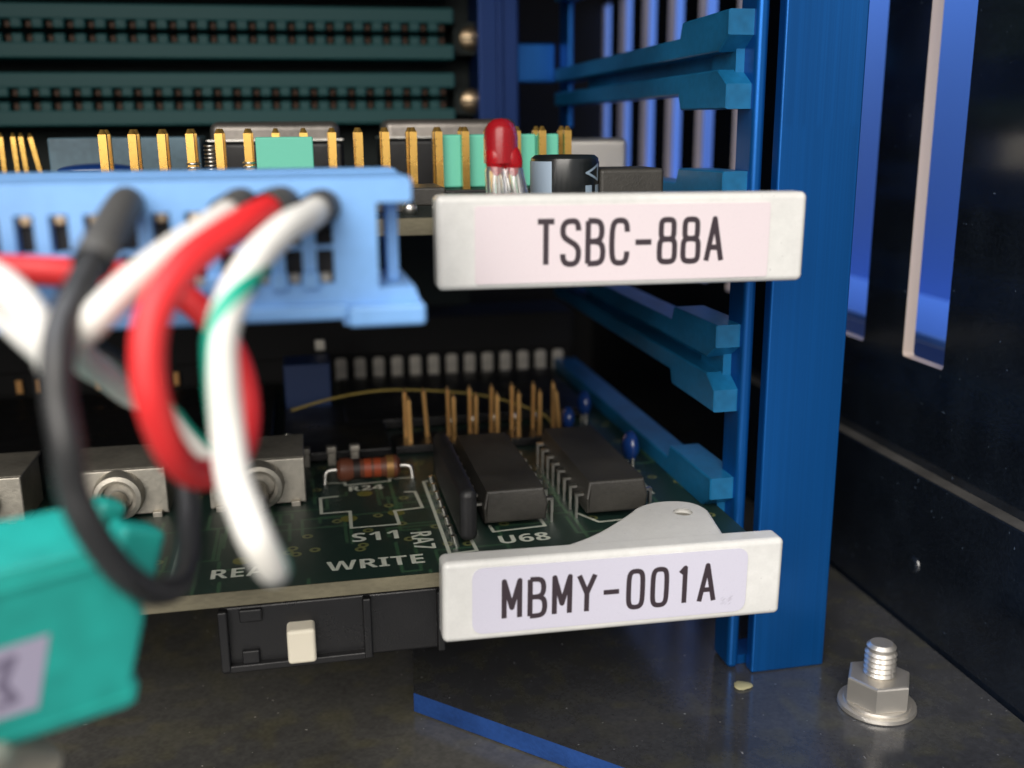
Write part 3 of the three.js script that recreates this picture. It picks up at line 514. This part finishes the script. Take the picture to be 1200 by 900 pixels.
// ------------------------------------------------------------------ green plug at the lower left
const plug = thing('plug', 'bright green plastic plug with a grey sticker, in front of the toggle switches', 'plug', [-14, -24, -46]);
{
  const u = new THREE.Vector3(0.869, 0, -0.494), v = new THREE.Vector3(0.057, 0.993, 0.1), w = new THREE.Vector3(0.30, -0.07, 0.95), O = new THREE.Vector3(-13.38, -18.13, -44);
  const T = new THREE.Matrix4().makeBasis(u, v, w).setPosition(O);
  const s = poly([[-7, 0.3], [-0.2, 0.0], [3.7, -0.12], [4.1, -0.5], [6.1, -4.2], [6.05, -4.7], [5.35, -7.55], [5.65, -8.1], [5.45, -9.0], [5.0, -9.15], [-0.8, -8.9], [-7, -8.7]]);
  part('body', toCreasedNormals(extr(s, 5.6, 0.28, { bevelSegments: 3 }).translate(0, 0, -5.6).applyMatrix4(T), 0.6), M.plug, plug);
  const cv = document.createElement('canvas'); cv.width = 256; cv.height = 256; const c = cv.getContext('2d');
  c.fillStyle = '#a29cb2'; c.fillRect(0, 0, 256, 256); c.strokeStyle = '#6d667c'; c.lineWidth = 24; c.lineJoin = 'round';
  c.beginPath(); c.moveTo(120, 70); c.lineTo(175, 50); c.lineTo(150, 130); c.lineTo(172, 195); c.lineTo(110, 200); c.stroke(); c.beginPath(); c.moveTo(70, 60); c.lineTo(52, 205); c.stroke();
  const t = new THREE.CanvasTexture(cv); t.colorSpace = THREE.SRGBColorSpace;
  const st = new THREE.ShapeGeometry(poly([[-3.4, -3.7], [1.75, -3.68], [0.98, -7.3], [-4.1, -7.1]]));
  const p = st.attributes.position, uv = st.attributes.uv; for (let i = 0; i < p.count; i++) uv.setXY(i, (p.getX(i) + 3.6) / 5.4, (p.getY(i) + 7.4) / 3.8);
  part('sticker', st.translate(0, 0, 0.03).applyMatrix4(T), std(0xffffff, 0.55, 0, { map: t }), plug, { keepUV: true });
  const knob = (x, y, z, a, b, d) => new RoundedBoxGeometry(2 * a, 2 * b, 2 * d, 4, 0.5).rotateX(-0.25).rotateY(0.45).rotateZ(-0.42).translate(x, y, z);
  part('latch', [knob(-10.3, -22.9, -55.5, 1.3, 2.1, 1.2)], M.plug, plug);
  part('latch', [knob(-11.9, -21.6, -57.5, 0.8, 1.7, 1.0)], M.plug, plug);
  part('rib', [rbox(-7, 4.4, -1.15, -0.75, -0.2, 0.16, 0.14).applyMatrix4(T), rbox(-7, 5.2, -8.45, -8.2, -0.2, 0.12, 0.1).applyMatrix4(T)], M.plug, plug);
  part('cord', tube([[-22, -24, -38], [-15.1, -25.3, -40], [-14.9, -28.0, -45.6], [-14.7, -30.0, -48.6], [-14.4, -31.2, -50]], 0.95, 16), M.beige, plug, { label: 'beige cord end below the green plug' });
}

// ------------------------------------------------------------------ bolt on the base plate and a flake of paint
const bolt = thing('bolt', 'steel stud with hex nut and washer standing on the dark base plate', 'bolt', [49.6, -52, -76.2]);
{
  const [x, , z] = [49.6, -52, -76.2], y = -52;
  part('washer', lathe([[1.6, 0.0], [3.4, 0.0], [3.5, 0.12], [3.45, 0.45], [1.6, 0.5]], 40).translate(x, y, z), M.steel, bolt);
  // hex nut, chamfered at both ends by a cone
  const hexS = new THREE.Shape(); for (let i = 0; i < 6; i++) { const a = i * Math.PI / 3 + 0.99; i ? hexS.lineTo(3.0 * Math.cos(a), 3.0 * Math.sin(a)) : hexS.moveTo(3.0 * Math.cos(a), 3.0 * Math.sin(a)); } hexS.closePath();
  const nut = extr(hexS, 2.5, 0.2, { bevelSegments: 2 }).rotateX(-Math.PI / 2).translate(x, y + 0.72, z);
  const collar = lathe([[1.5, 0], [2.95, 0], [3.0, 0.12], [2.95, 0.3], [1.5, 0.35]], 36).translate(x, y + 0.45, z);
  part('nut', [nut], M.steel, bolt); part('nut_collar', collar, M.steel, bolt);
  const pr = [[0, 0], [1.3, 0]]; for (let i = 0; i < 11; i++) { pr.push([1.42, 0.15 + 0.5 * i], [1.2, 0.4 + 0.5 * i]); } pr.push([1.3, 5.8], [1.0, 6.1], [0, 6.1]);
  part('stud', lathe(pr.reverse(), 28).translate(x, y + 0.3, z), M.steel, bolt);
}
{
  const f = new THREE.SphereGeometry(1, 14, 8).scale(0.95, 0.22, 0.75); const p = f.attributes.position;
  for (let i = 0; i < p.count; i++) { const k = 1 + 0.12 * Math.sin(3 * Math.atan2(p.getZ(i), p.getX(i)) + 1); p.setXYZ(i, p.getX(i) * k, p.getY(i), p.getZ(i) * k); }
  f.computeVertexNormals();
  single('paint_flake', 'small olive yellow flake lying at the foot of the blue post', 'flake', f.translate(38.9, -51.85, -81.9), M.chip, [38.9, -52, -81.9]);
}

renderer.render(scene, camera);
